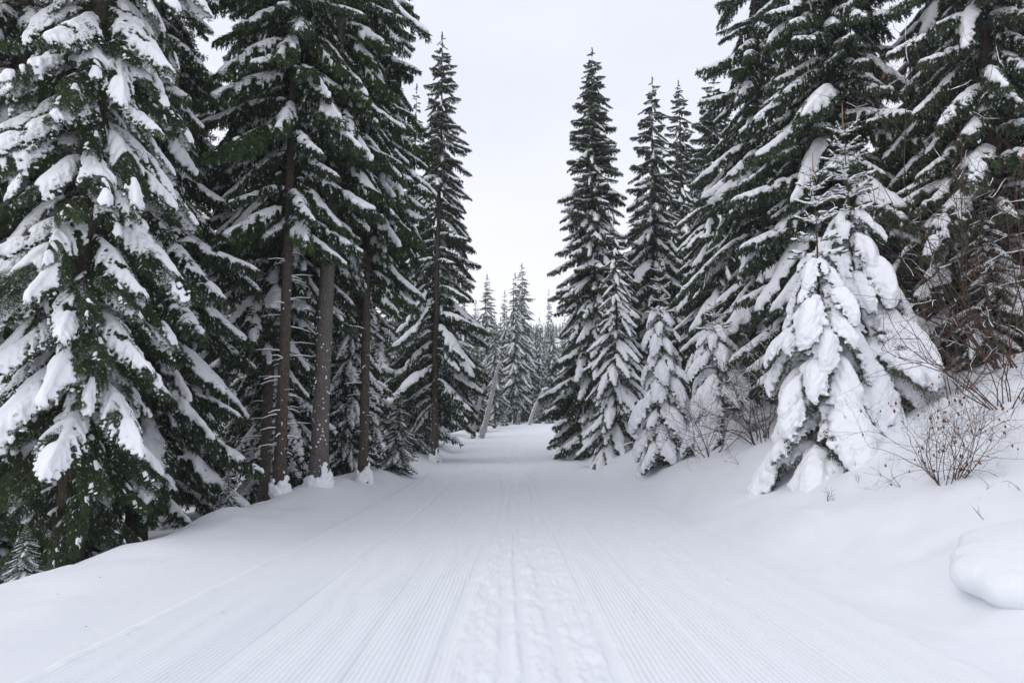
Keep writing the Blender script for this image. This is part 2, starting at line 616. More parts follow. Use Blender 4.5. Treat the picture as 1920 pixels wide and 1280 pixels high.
def skeleton(rng, L=2.0, ang=(-8, -32, -18), W=0.55, pend=0.35, step=0.07, tstep=0.055, bend=0.08, tl=0.36, peak=0.35, fwd=(62, 40), s0=0.10):
    n = 12
    s = np.linspace(0, 1, n)
    a = np.radians(np.interp(s, [0, .45, 1], ang))
    ds = L / (n - 1)
    x = np.concatenate([[0], np.cumsum(np.cos(a[:-1]) * ds)])
    z = np.concatenate([[0], np.cumsum(np.sin(a[:-1]) * ds)])
    y = bend * L * np.sin(s * rng.uniform(1.5, 4) + rng.uniform(0, 6)) * s
    axis = np.stack([x, y, z], 1)
    T = np.gradient(axis, axis=0)
    T /= np.linalg.norm(T, axis=1, keepdims=True)
    sec, ter = [], []
    pos = s0 * L
    sg = 1
    while pos < L * 0.985:
        q = pos / L
        for sgn in (1, -1):
            qq = min(0.99, max(0.02, q + rng.uniform(-.5, .5) * step / L))
            P = np.array([np.interp(qq, s, axis[:, k]) for k in range(3)])
            Tt = np.array([np.interp(qq, s, T[:, k]) for k in range(3)])
            Tt /= np.linalg.norm(Tt)
            f = (qq / peak) ** 0.7 if qq < peak else ((1 - qq) / (1 - peak)) ** 0.75
            l2 = W * (0.16 + 0.84 * f) * rng.uniform(0.65, 1.2)
            if rng.random() < 0.06:
                l2 *= 0.4
            al = math.radians(np.interp(qq, [0, 1], fwd) + rng.uniform(-9, 9))
            S = np.array([0, sgn, 0.0]) - Tt * Tt[1] * sgn
            S /= np.linalg.norm(S)
            d = math.cos(al) * Tt + math.sin(al) * S + np.array([0, 0, rng.uniform(-.10, .14)])
            m = 5
            pts = [P]
            for k in range(m - 1):
                d = d + np.array([0, 0, -pend * rng.uniform(0.6, 1.3) * (0.5 + 0.5 * k)])
                d /= np.linalg.norm(d)
                pts.append(pts[-1] + d * l2 / (m - 1))
            pts = np.array(pts)
            sec.append(pts)
            if tstep:
                tp = 0.18 * l2
                while tp < l2 * 0.97:
                    qt = tp / l2
                    kf = qt * (m - 1)
                    k0 = min(int(kf), m - 2)
                    Pt = pts[k0] + (pts[k0 + 1] - pts[k0]) * (kf - k0)
                    dt = pts[k0 + 1] - pts[k0]
                    dt = dt / np.linalg.norm(dt)
                    for s3 in (1, -1):
                        l3 = (tl * (l2 - tp) + 0.045) * rng.uniform(0.7, 1.25)
                        sv = np.cross(dt, [0, 0, 1.0])
                        nv = np.linalg.norm(sv)
                        sv = sv / nv if nv > 0.15 else rng.standard_normal(3)
                        a3 = math.radians(rng.uniform(38, 62))
                        d3 = math.cos(a3) * dt + math.sin(a3) * s3 * sv + np.array([0, 0, -pend * rng.uniform(0.2, 1.1)])
                        d3 /= np.linalg.norm(d3)
                        d4 = d3 + np.array([0, 0, -pend * 0.6])
                        d4 /= np.linalg.norm(d4)
                        ter.append(np.array([Pt, Pt + d3 * l3 * .5, Pt + d3 * l3 * .5 + d4 * l3 * .5]))
                    tp += tstep * rng.uniform(0.75, 1.3)
        pos += step * rng.uniform(0.8, 1.2)
    return axis, sec, ter


def resample(p, step):
    d = np.linalg.norm(np.diff(p, axis=0), axis=1)
    s = np.concatenate([[0], np.cumsum(d)])
    n = max(2, int(s[-1] / step) + 1)
    q = np.linspace(0, s[-1], n)
    return np.stack([np.interp(q, s, p[:, k]) for k in range(3)], 1), q / (s[-1] + 1e-9)


def snow_blobs(rng, axis, sec, ter, cover, r0, seed, thick=1.0, tip_clear=0.15, ter_r=0.0, out=0.0, mf=2.4):
    cen, rad = [], []
    L = axis[-1][0] - axis[0][0] + 1e-6
    thr = 1 - cover
    up = np.array([-out * 0 + out, 0, 1.0])
    up /= np.linalg.norm(up)

    def mask(p):
        q = fbm(p[:, 0] * mf + seed * 3.7, p[:, 1] * mf + p[:, 2] * 0.8 + seed, seed, 2)
        q = np.clip((q - 0.22) / 0.56, 0, 1)
        return np.clip((q - thr) / max(0.08, 0.35) + (0.35 if cover > 0.9 else 0.12), 0, 1)
    p, s = resample(axis, r0 * 0.55)
    m = mask(p)
    env = np.clip(s / 0.18, 0, 1) * np.clip((1 - s) / 0.08, 0.25, 1)
    r = r0 * (0.75 + 0.5 * m) * env * thick
    k = m > 0.06
    cen.append((p + up * (r * 0.62)[:, None])[k])
    rad.append(r[k])
    for q in sec:
        p, s = resample(q, max(0.02, r0 * 0.5))
        m = mask(p)
        r = r0 * (0.45 + 0.45 * m) * (1 - 0.45 * s) * rng.uniform(0.75, 1.2) * thick
        k = (m > 0.14 + 0.25 * s * (1 - cover)) & (s < 1 - tip_clear)
        cen.append((p + up * (r * 0.60)[:, None])[k])
        rad.append(r[k])
    if ter_r > 0 and ter:
        P = np.array([t[1] for t in ter])
        m = mask(P)
        r = ter_r * (0.6 + 0.6 * m) * rng.uniform(0.7, 1.2, len(P))
        k = (m > 0.3) & (rng.random(len(P)) < 0.75)
        cen.append((P + up * (r * 0.5)[:, None])[k])
        rad.append(r[k])
    return np.vstack(cen), np.concatenate(rad)


def snow_specks(rng, polys, prob, r, thr=0.0):
    P, D = segs_of([resample(q, .075)[0] for q in polys])
    k = rng.random(len(P)) < prob * .7
    if not k.any():
        k[0] = True
    a, b = P[k], D[k]
    rr = r * rng.uniform(0.6, 1.4, len(a))
    c = a + (b - a) * 0.5 + np.array([0, 0, 1.0]) * (rr * 0.5)[:, None]
    return blobs_mesh(c, rr, OCT, 0.7, b - a, 2.3)


class Proto:
    pass


def make_near(name, seed, cover=0.6, r0=0.055, thick=1.0, ter_r=0.0, speck=0.25, voxel=0.016, nl=0.034, nw=0.0115, nd=185, tip_clear=0.18, out=0.0, mf=2.4, nz=.025, **kw):
    rng = np.random.default_rng(seed)
    axis, sec, ter = skeleton(rng, **kw)
    g = Geo()
    v, f = needles(segs_of(sec + ter), nl, nw, nd, rng, three_d=False)
    g.add(v, f, frost(v, f, rng, .05, 2))
    v, f = needles(segs_of([axis[7:]]), nl, nw, nd * 2, rng, three_d=False)
    g.add(v, f, 0)
    v, f = tube(axis, np.linspace(0.011, 0.003, len(axis)) * (kw.get('L', 2.0) ** 0.5), 5)
    g.add(v, f, 1)
    for q in sec:
        v, f = tube(q, np.linspace(0.0045, 0.002, len(q)), 3, cap=False)
        g.add(v, f, 1)
    p = Proto()
    p.L = kw.get('L', 2.0)
    p.reach = float(np.linalg.norm(axis[-1][:2]))
    p.branch = g.mesh(name, [M_NEEDLE, M_TWIG, M_SNOW], smooth=False)
    p.snow = None
    if cover > 0:
        cen, rad = snow_blobs(rng, axis, sec, ter, cover, r0, seed, thick, tip_clear, ter_r, out, mf)
        v, f = blobs_mesh(cen, rad, ICO1, 0.85)
        v, f = voxel_union(v, f, voxel, 3, nz)
        s = Geo()
        s.add(v, f)
        if speck > 0:
            s.add(*snow_specks(rng, ter if ter else sec, speck, 0.016))
        p.snow = s.mesh(name + '_snow', [M_SNOW], smooth=True)
    return p


def make_mid(name, seed, cover=0.6, r0=0.07, thick=1.0, voxel=0.045, speck=0.35, dens=1.0, nl=0.10, nw=0.024, tip_clear=0.12, mf=2.4, dk=True, two=True, fr=.26, **kw):
    rng = np.random.default_rng(seed)
    kw.setdefault('tstep', None)
    axis, sec, ter = skeleton(rng, **kw)
    g = Geo()
    pe = kw.get('pend', 0.35)
    v, f = needles(segs_of(sec), nl, nw, 75 * dens, rng, (25, 60), down=pe * 0.5, three_d=True)
    g.add(v, f, frost(v, f, rng, fr, 2))
    if two:
        v, f = needles(segs_of(sec), nl * 0.55, nw * 0.6, 110 * dens, rng, (30, 70), down=pe * 0.3, three_d=False)
        g.add(v, f, frost(v, f, rng, fr, 2))
    v, f = tube(axis[::2], np.linspace(0.016, 0.004, len(axis[::2])), 4)
    g.add(v, f, 1)
    cut = g.n
    slot = [M_NEEDLE_DK if dk else M_NEEDLE, M_TWIG, M_SNOW]
    p = Proto()
    p.L = kw.get('L', 2.0)
    p.reach = float(np.linalg.norm(axis[-1][:2]))
    if cover > 0:
        cen, rad = snow_blobs(rng, axis, sec, ter, cover, r0, seed, thick, tip_clear, 0, 0.0, mf)
        if voxel:
            v, f = blobs_mesh(cen, rad, ICO1, 0.85)
            v, f = voxel_union(v, f, voxel, 2, 0.03)
        else:
            k = rng.random(len(cen)) < 0.5
            v, f = blobs_mesh(cen[k], rad[k] * 1.2, OCT, 0.8)
        g.add(v, f, 2)
    if speck:
        g.add(*snow_specks(rng, sec, speck, 0.019), 2)
    p.geo = g
    p.branch = g.mesh(name, slot, smooth=True)
    p.snow = None
    return p


# prototypes for the nearest trees (branch and its snow are separate meshes)
NEAR_GREEN = [make_near('branch', 100 + i, cover=c, r0=.040, speck=.10, ang=a, W=.60, pend=pd, L=2.0, tip_clear=.3, mf=4.0, step=.065, ter_r=.02)
              for i, (c, a, pd) in enumerate([(.25, (-12, -38, -28), .75), (.42, (-18, -48, -40), .60), (.52, (-24, -50, -36), .55)])]
NEAR_LOAD = [make_near('branch', 120 + i, cover=c, r0=r, thick=1.05, speck=.10, ang=a, W=w, pend=pd, L=2.2, tip_clear=.28, step=.085, ter_r=.028, mf=m, peak=.5, fwd=(56, 34))
             for i, (c, r, a, w, pd, m) in enumerate([(.74, .060, (-16, -50, -50), .62, .50, 3.4), (.92, .068, (-10, -46, -56), .66, .45, 2.0), (.64, .055, (-24, -56, -44), .54, .6, 4.2), (.84, .064, (-18, -50, -60), .58, .5, 2.8), (.72, .058, (-12, -40, -58), .60, .55, 3.8)])]
NEAR_BARE = [make_near('branch', 135, cover=.14, r0=.035, speck=.08, ang=(-20, -46, -55), W=.5, pend=.95, L=2.0, tip_clear=.4, mf=4.0, step=.085)]
LOADED = [make_near('branch', 140 + i, cover=c, r0=r, thick=1.1, ter_r=.030, speck=.05, ang=a, W=w, pend=.50, L=1.2, step=.075, tip_clear=.36, out=0.5, nz=.05, voxel=.016, nl=.034, nw=.013, nd=200, mf=1.7)
          for i, (c, r, a, w) in enumerate([(1.0, .088, (15, -54, -80), .42), (1.0, .10, (5, -60, -84), .42), (.86, .074, (15, -46, -76), .38), (.62, .055, (5, -48, -72), .40)])]
YOUNG_UP = [make_near('branch', 160 + i, cover=1.0, r0=.034, thick=1.0, speck=0, ang=a, W=.24, pend=.06, L=.6, step=.13, tstep=None, tip_clear=.22, voxel=.010, nl=.026, nw=.009, nd=800, fwd=(55, 42), s0=.2, mf=4)
            for i, a in enumerate([(32, 22, 26), (20, 8, 16)])]
# lighter prototypes for trees further off (snow is in the branch mesh)
MID_UP = [make_mid('branch', 200 + i, cover=.58, r0=.038, voxel=.03, ang=(12, -8, -4), W=.46, pend=.22, L=1.2, step=.06, dens=1.5, mf=4.5) for i in range(2)]
MID_FLAT = [make_mid('branch', 210 + i, cover=c, r0=r, voxel=.03, speck=.5, ang=(-4, -30, -22), W=.58, pend=.5, L=2.0, step=.07, dens=1.35, mf=m, tip_clear=.25) for i, (c, r, m) in enumerate([(.72, .040, 5.5), (.84, .048, 4), (.78, .042, 6)])]
MID_DROOP = [make_mid('branch', 220 + i, cover=c, r0=r, voxel=.03, speck=.5, ang=(-14, -42, -36), W=.58, pend=.52, L=2.0, step=.07, dens=1.35, mf=m, tip_clear=.25) for i, (c, r, m) in enumerate([(.70, .040, 5.5), (.84, .050, 4), (.78, .044, 6)])]
MID_SNOWY = [make_mid('branch', 230 + i, cover=c, r0=r, voxel=.036, thick=1.1, ang=a, W=.54, pend=.42, L=2.0, step=.085, dens=1.35, mf=m, tip_clear=.28) for i, (c, r, a, m) in enumerate([(.80, .058, (-12, -46, -40), 3.6), (.92, .062, (-18, -52, -46), 3.0), (.76, .054, (-8, -40, -32), 4.4)])]
MID_STREAK = [make_mid('branch', 250 + i, cover=c, r0=r, voxel=.03, speck=.6, ang=a, W=.48, pend=.6, L=2.0, step=.075, dens=1.5, mf=m, tip_clear=.40, fwd=(52, 32)) for i, (c, r, a, m) in enumerate([(.82, .042, (-10, -40, -40), 6), (.74, .048, (-16, -48, -40), 5), (.84, .038, (-6, -34, -30), 7)])]
MID_LADEN = [make_mid('branch', 270 + i, cover=1.0, r0=r, voxel=.036, thick=1.1, speck=.7, ang=a, W=.52, pend=.42, L=2.0, step=.085, dens=1.2, mf=3, tip_clear=.2, fr=.5) for i, (r, a) in enumerate([(.060, (-14, -50, -44)), (.066, (-18, -56, -50))])]
MID_GREEN = [make_mid('branch', 240 + i, cover=c, r0=.040, voxel=.034, speck=.16, ang=a, W=.58, pend=.8, L=2.0, step=.06, dk=False, dens=1.4, mf=5, fr=.16) for i, (c, a) in enumerate([(.30, (-6, -36, -30)), (.48, (-14, -46, -40))])]
# coarse ones that are joined into the crowns of the far trees
FAR = {'up': make_mid('t', 300, cover=.55, r0=.06, voxel=None, speck=.2, dens=.62, fr=.06, nl=.15, nw=.042, two=False, ang=(10, -10, -6), W=.42, pend=.2, L=1.2, step=.13),
       'flat': make_mid('t', 301, cover=.58, r0=.075, voxel=None, speck=.35, dens=.62, fr=.06, nl=.16, nw=.042, two=False, ang=(-4, -28, -20), W=.5, pend=.4, L=2.0, step=.13),
       'droop': make_mid('t', 302, cover=.66, r0=.080, voxel=None, speck=.35, dens=.62, fr=.06, nl=.16, nw=.042, two=False, ang=(-14, -42, -36), W=.5, pend=.4, L=2.0, step=.13),
       'snowy': make_mid('t', 303, cover=.82, r0=.088, voxel=None, speck=.3, dens=.62, fr=.06, nl=.16, nw=.042, two=False, ang=(-16, -48, -42), W=.5, pend=.35, L=2.0, step=.13)}


# ------------------------------------------------------------------ trees
def trunk_mesh(H, r, seed, lean=(0, 0), sides=14, mat=M_BARK, bend=0.1):
    g = np.random.default_rng(seed)
    n = 26
    t = np.linspace(0, 1, n)
    z = H * t
    ph = g.uniform(0, 6, 2)
    x = lean[0] * z + bend * (np.sin(t * 5 + ph[0]) - np.sin(ph[0])) * t
    y = lean[1] * z + bend * (np.sin(t * 4 + ph[1]) - np.sin(ph[1])) * t
    rad = r * ((1 - t) ** 0.85 * 0.94 + 0.015) * (1 + 0.45 * np.exp(-z / 0.25))
    z2 = z.copy()
    z2[0] = -0.6
    pts = np.stack([x, y, z2], 1)
    v, f = tube(pts, rad, sides, 0.03, seed)
    G = Geo()
    G.add(v, f, 0)
    return G.mesh('trunk', [mat]), (lambda h: np.array([np.interp(h, z, x), np.interp(h, z, y)])), (lambda h: float(np.interp(h, z, rad)))


def profile(t, R, tip=0.10, power=0.85, low=0.8):
    return R * max(0.0, (1 - t)) ** power * (low + (1 - low) * min(1, t / 0.15)) + tip * (1 - t) + 0.08


def pick(rng, opts):
    """opts: list of (weight, protos)"""
    w = np.array([o[0] for o in opts], float)
    k = rng.choice(len(opts), p=w / w.sum())
    return opts[k][1][rng.integers(len(opts[k][1]))]


def put_branch(parent, pr, loc, az, sc, pitch=0.0, roll=0.0, wide=1.0):
    b = bpy.data.objects.new('branch', pr.branch)
    C.objects.link(b)
    b.parent = parent
    b.location = loc
    b.rotation_euler = Euler((roll, pitch, az), 'XYZ')
    b.scale = (sc, sc * wide, sc)
    if pr.snow is not None:
        s = bpy.data.objects.new('snow', pr.snow)
        C.objects.link(s)
        s.parent = b
        s['kind'] = 'stuff'
    return b


def spruce(name, x, y, H, R, zb, label, mix_fn, seed, trunk_r=None, whorl=0.42, per=5, group='snowy spruces along the trail', lean=(0, 0), mat=M_BARK, power=0.85, low=0.8,
           tip=0.10, cat='spruce tree', base_z=None, wide=1.0, pitch_j=11, gap=0.06, skip=None, bend=0.1, jit=0.27):
    rng = np.random.default_rng(seed)
    z0 = gz(x, y) if base_z is None else base_z
    root = thing(name, (x, y, z0), label, cat, group)
    tm, path, rad = trunk_mesh(H, trunk_r or H * 0.0105 + 0.02, seed, lean, mat=mat, bend=bend)
    link('trunk', tm, root)
    z = zb
    n = 0
    while z < H - 0.12:
        t = (z - zb) / (H - zb)
        r = profile(t, R, tip, power, low)
        k = max(3, int(round(per * (0.6 + 0.4 * (1 - t)))))
        a0 = rng.uniform(0, 6.28)
        for i in range(k):
            if rng.random() < gap:
                continue
            az = a0 + 2 * math.pi * i / k + rng.uniform(-.45, .45)
            zz = z + rng.uniform(-.8, .8) * whorl
            zz = min(max(zz, zb * 0.9), H - 0.1)
            pr = mix_fn(rng, t, az)
            rr = r * rng.uniform(1 - jit, 1 + jit * 0.8)
            if skip and skip(az, zz):
                continue
            sc = rr / pr.reach
            c = path(zz)
            put_branch(root, pr, (c[0], c[1], zz), az, sc, math.radians(rng.uniform(-pitch_j, pitch_j)), math.radians(rng.uniform(-10, 10)), wide * rng.uniform(.85, 1.15))
            n += 1
        z += whorl * (0.55 + 0.45 * (1 - t)) * rng.uniform(0.85, 1.15)
    # the leader
    c = path(H - 0.02)
    b = put_branch(root, MID_UP[0], (c[0], c[1], H - 0.25), 0, 0.42, math.radians(-95))
    return root, path, rad


def mixer(top, mid, low, t_top=0.72, t_mid=0.4):
    def fn(rng, t, az):
        t = t + rng.normal(0, .08)
        return pick(rng, top if t > t_top else mid if t > t_mid else low)
    return fn


def bx(px, Y, py=None):
    """world x under photo column px at distance Y, on the ground"""
    d = ray(px, py if py else 850)
    return d.x * Y / d.y


def height(py, x, y):
    """tree height so that its tip is at photo row py"""
    d = ray(960, py)
    return EYE + d.z * y / d.y - gz(x, y)


MIX_DARK = mixer([(3, MID_UP), (1, MID_FLAT)], [(2, MID_STREAK), (3, MID_GREEN), (1, MID_DROOP)], [(3, MID_GREEN), (1.4, MID_STREAK), (1, MID_DROOP), (.5, MID_SNOWY)])
MIX_MED = mixer([(3, MID_UP), (1, MID_STREAK)], [(2, MID_FLAT), (2, MID_STREAK), (2, MID_DROOP), (.4, MID_GREEN)], [(2, MID_DROOP), (2.5, MID_STREAK), (2, MID_SNOWY), (.4, MID_GREEN)])
MIX_SNOW = mixer([(3, MID_UP), (1, MID_STREAK)], [(3, MID_STREAK), (2, MID_SNOWY), (1, MID_FLAT)], [(3, MID_SNOWY), (3, MID_STREAK)])
MIX_NEAR = lambda rng, t, az: pick(rng, [(3, NEAR_BARE), (1, NEAR_GREEN)]) if t < 0.05 else pick(rng, [(4, NEAR_LOAD), (2.2, NEAR_GREEN)]) if t < 0.62 else pick(rng, [(1, MID_FLAT), (1, MID_SNOWY)])
MIX_LADEN = mixer([(2, MID_UP), (1, MID_LADEN)], [(4, MID_LADEN), (1, MID_SNOWY)], [(5, MID_LADEN), (1, MID_SNOWY)])
MIX_BROAD = mixer([(2, MID_UP), (2, MID_FLAT)], [(3, MID_FLAT), (1, MID_SNOWY), (1, MID_DROOP)], [(2, MID_FLAT), (2, MID_SNOWY), (2, MID_STREAK), (1, MID_DROOP), (.8, MID_GREEN)])

G_L = 'tall spruces on the forest side of the trail'
G_R = 'spruces on the bank side of the trail'
# --- forest side
def trail_side(z1, w):
    """boughs facing the trail have been lost up to height z1"""
    return lambda az, zz: zz < z1 and abs((az + math.pi / 2 + math.pi) % (2 * math.pi) - math.pi) < w


x, y = bx(138, 10.2), 10.2
spruce('spruce_tree', x, y, 26, 1.42, 1.1, 'huge near spruce with thick slabs of snow on steep drooping branches', MIX_NEAR, 1, 0.20, 0.34, 6, G_L, power=.45, low=.62, pitch_j=7, gap=0.0, jit=.24)
x, y = bx(262, 15), 15
spruce('spruce_tree', x, y, 21, 2.5, 1.5, 'tall dark spruce just behind the huge near spruce', MIX_MED, 2, .22, .45, 5, G_L, power=.6)
x, y = bx(-30, 12.5), 12.5
spruce('spruce_tree', x, y, 22, 2.5, 1.5, 'dark snowy spruce on the outer side of the huge near spruce', MIX_MED, 31, .22, .42, 6, G_L, power=.55)
x, y = bx(526, 16), 16
L3 = spruce('spruce_tree', x, y, 23, 2.1, 6.6, 'tall spruce with a slim dark brown trunk set with snowy dead twigs', MIX_DARK, 3, .155, .43, 6, G_L, skip=trail_side(9, .5), power=.6, low=.6)
x, y = bx(498, 18.5), 18.5
spruce('spruce_tree', x, y, 22, 2.4, 4.5, 'tall snowy spruce whose trunk is half hidden behind the slim dark trunk', MIX_MED, 4, .16, .45, 5, G_L, power=.6, low=.6)
x, y = bx(598, 17), 17
L4 = spruce('spruce_tree', x, y, 25, 2.1, 7.0, 'tall green spruce with the thickest bare grey trunk speckled with snow', MIX_DARK, 5, .235, .40, 6, G_L, skip=trail_side(13, .55), lean=(.012, 0), mat=M_BARK_GREY, power=.6, low=.6)
x, y = bx(682, 20), 20
L5 = spruce('spruce_tree', x, y, 23, 2.1, 6.0, 'tall green spruce with a thin straight bare brown trunk beside a small snowy spruce', MIX_DARK, 6, .155, .42, 6, G_L, skip=trail_side(8, .5), power=.62, low=.6)
x, y = bx(815, 32), 32
L6 = spruce('spruce_tree', x, y, height(68, x, y), 2.35, 2.8, 'narrow pointed spruce at the trail edge nearest the sky gap', MIX_MED, 7, .19, .36, 6, G_L, skip=trail_side(13, .75), power=.62, low=.8)
x, y = bx(772, 40), 40
spruce('spruce_tree', x, y, height(165, x, y), 2.4, 1.5, 'spruce with its tip just showing behind the narrow pointed spruce', MIX_SNOW, 8, .18, .5, 5, G_L, power=.75)

# --- bank side
x, y = bx(1122, 35), 35
spruce('spruce_tree', x, y, height(98, x, y), 2.55, 0.5, 'tall dark conical spruce with a clubbed top at the trail bend', MIX_MED, 20, .19, .33, 7, G_R, power=.58, low=.85)
x, y = bx(1155, 29), 29
spruce('spruce_tree', x, y, height(412, x, y), 1.5, 0.25, 'mid-sized white laden spruce standing against the tall conical spruce', MIX_LADEN, 21, .10, .36, 6, G_R, power=.7, low=.95)
x, y = bx(1237, 38), 38
spruce('spruce_tree', x, y, height(155, x, y), 2.9, 0.8, 'slender spruce with a thin spike top beside the tall conical spruce', MIX_MED, 22, .17, .40, 6, G_R, power=.65)
x, y = bx(1288, 46), 46
spruce('spruce_tree', x, y, height(155, x, y), 2.8, 1.5, 'farther slender spruce with a small tapered top next to the spike-topped one', MIX_MED, 23, .18, .42, 6, G_R, power=.65)
x, y = bx(1362, 30), 30
spruce('spruce_tree', x, y, height(150, x, y), 2.6, 0.6, 'snow-streaked spruce behind the bare-twigged shrub', MIX_SNOW, 24, .18, .36, 6, G_R, power=.62)
x, y = bx(1455, 23), 23
spruce('spruce_tree', x, y, 22, 2.9, 1.6, 'tall spruce with ragged snowy boughs reaching over the sky gap', MIX_MED, 25, .19, .46, 5, G_R, power=.6)
x, y = bx(1597, 18), 18
spruce('spruce_tree', x, y, 20, 2.9, 0.7, 'big broad green spruce behind the pair of snow-buried young spruces', MIX_BROAD, 26, .19, .36, 6, G_R, power=.6)
x, y = bx(1840, 18), 18
spruce('spruce_tree', x, y, 20, 2.4, 0.8, 'dark tall spruce beyond the big broad spruce by the sky notch', MIX_MED, 27, .2, .45, 5, G_R, power=.6)
x, y = bx(1905, 15), 15
spruce('spruce_tree', x, y, 19, 2.5, 0.8, 'dark frosted spruce behind the reddish bare twigs', MIX_MED, 28, .2, .45, 5, G_R, power=.6)


# --- young trees bent under snow
def young(x, y, H, zb_top, R, label, seed, whorl=.36, per=6, top_zone=.4, group='young spruces buried in snow', leader=.45, base_z=None):
    """snow-laden skirt below, stiff thin tiers and a bare leader above"""
    rng = np.random.default_rng(seed)
    z0 = gz(x, y) if base_z is None else base_z
    root = thing('young_spruce', (x, y, z0), label, 'young spruce', group)
    tm, path, rad = trunk_mesh(H - leader * .9, 0.013 * H ** .8, seed, mat=M_TWIG, bend=.03, sides=8)
    link('trunk', tm, root)
    p1 = path(H - leader * .92)
    lv, lf = tube([[p1[0], p1[1], H - leader * 1.25], [p1[0], p1[1], H - leader * .6], [p1[0] + .01, p1[1], H]], [.017, .012, .005], 6)
    lg = Geo()
    lg.add(lv, lf)
    link('leader', lg.mesh('leader', [M_LEADER]), root)
    Hs = H * (1 - top_zone)
    z = zb_top
    while z < Hs:
        t = z / Hs
        r = R * (1 - t) ** 0.5 * 0.78 + 0.30
        k = max(4, int(per * (0.65 + .35 * (1 - t))))
        a0 = rng.uniform(0, 6.28)
        for i in range(k):
            pr = LOADED[rng.integers(4)]
            az = a0 + 6.283 * i / k + rng.uniform(-.3, .3)
            c = path(z)
            put_branch(root, pr, (c[0], c[1], z + rng.uniform(-.4, .4) * whorl + .12), az, r * rng.uniform(.8, 1.12) / pr.reach, math.radians(rng.uniform(-6, 8)), 0, rng.uniform(1.0, 1.35))
        z += whorl * (0.7 + .6 * (1 - t))
    z = Hs
    while z < H - leader:
        t = (z - Hs) / (H - leader - Hs)
        r = (0.28 * R + .24) * (1 - .55 * t)
        k = 5
        a0 = rng.uniform(0, 6.28)
        for i in range(k):
            pr = YOUNG_UP[0 if t > .4 else 1]
            az = a0 + 6.283 * i / k + rng.uniform(-.3, .3)
            c = path(z)
            put_branch(root, pr, (c[0], c[1], z + rng.uniform(-.02, .02)), az, r * rng.uniform(.85, 1.2) / pr.reach, math.radians(rng.uniform(-8, 8)))
        z += 0.27 + .10 * (1 - t)
    return root


def young_at(px, Y, top, R, label, seed, **k):
    x = bx(px, Y)
    return young(x, Y, height(top, x, Y), .15, R, label, seed, **k)


G_Y = 'young spruces buried in snow'
young_at(1612, 13.2, 195, 1.32, 'taller of the two snow-buried young spruces with a bare spike leader', 51, top_zone=.36)
young_at(1548, 12.3, 285, 1.08, 'shorter snow-buried young spruce in front of its taller twin', 52, top_zone=.36)
young_at(1246, 21, 478, .85, 'slim young spruce capped with snow between the white spruce and the bare shrub', 53, top_zone=.28)
young_at(1352, 19.5, 560, 1.0, 'rounded snow-smothered small spruce behind the bare shrub', 54, top_zone=.22, leader=.2)

# ------------------------------------------------------------------ mid and far trees: joined crowns shared between copies
def far_crown(seed, H, R, zb, kinds, whorl=.42, per=6, power=.8):
    rng = np.random.default_rng(seed)
    A, S = Geo(), Geo()
    z = zb
    while z < H - .15:
        t = (z - zb) / (H - zb)
        r = profile(t, R, .12, power, .85)
        k = max(3, int(round(per * (.6 + .4 * (1 - t)))))
        a0 = rng.uniform(0, 6.28)
        for i in range(k):
            kk = 'up' if t > .75 else kinds[rng.integers(len(kinds))]
            pr = FAR[kk]
            v, f, m = pr.geo.arrays()
            az = a0 + 6.283 * i / k + rng.uniform(-.4, .4)
            sc = r * rng.uniform(.55, 1.25) / pr.reach
            q = v * (sc * np.array([1, rng.uniform(.8, 1.25), 1]))
            pa = rng.normal(.06, .16)
            q = np.stack([q[:, 0] * math.cos(pa) + q[:, 2] * math.sin(pa), q[:, 1], -q[:, 0] * math.sin(pa) + q[:, 2] * math.cos(pa)], 1)
            q = np.stack([q[:, 0] * math.cos(az) - q[:, 1] * math.sin(az), q[:, 0] * math.sin(az) + q[:, 1] * math.cos(az), q[:, 2] + z + rng.uniform(-.5, .5) * whorl], 1)
            fs = m == 2
            for gg, sel in ((A, ~fs), (S, fs)):
                ff = f[sel]
                if len(ff) == 0:
                    continue
                u, inv = np.unique(ff, return_inverse=True)
                gg.add(q[u], inv.reshape(-1, 3), 0)
        z += whorl * (.6 + .4 * (1 - t)) * rng.uniform(.85, 1.15)
    q = ICO1[0] * np.array([.05, .05, .45]) + np.array([0, 0, H - .05])
    A.add(q, ICO1[1], 0)
    return A.mesh('crown', [M_NEEDLE_DK]), S.mesh('snow', [M_SNOW]), trunk_mesh(H * .98, H * .009 + .03, seed, sides=8)[0]


ARCH = [far_crown(400, 18, 2.1, 1.2, ['flat', 'droop', 'snowy'], power=.62), far_crown(401, 18, 1.7, 2.5, ['droop', 'snowy', 'snowy'], power=.62),
        far_crown(402, 18, 2.4, .6, ['flat', 'droop'], power=.65), far_crown(403, 14, 1.9, .5, ['snowy', 'droop'], power=.75)]
ARCH_H = [18, 18, 18, 14]


def far_tree(x, y, H, label, group, k, rz=0.0, wide=1.0, base_z=None):
    root = thing('spruce_tree', (x, y, gz(x, y) if base_z is None else base_z), label, 'spruce tree', group, rz)
    s = H / ARCH_H[k]
    for nm, me in zip(('crown', 'snow', 'trunk'), ARCH[k]):
        o = link(nm, me, root)
        o.scale = (s * wide, s * wide, s)
        if nm != 'trunk':
            o['kind'] = 'stuff'
    return root


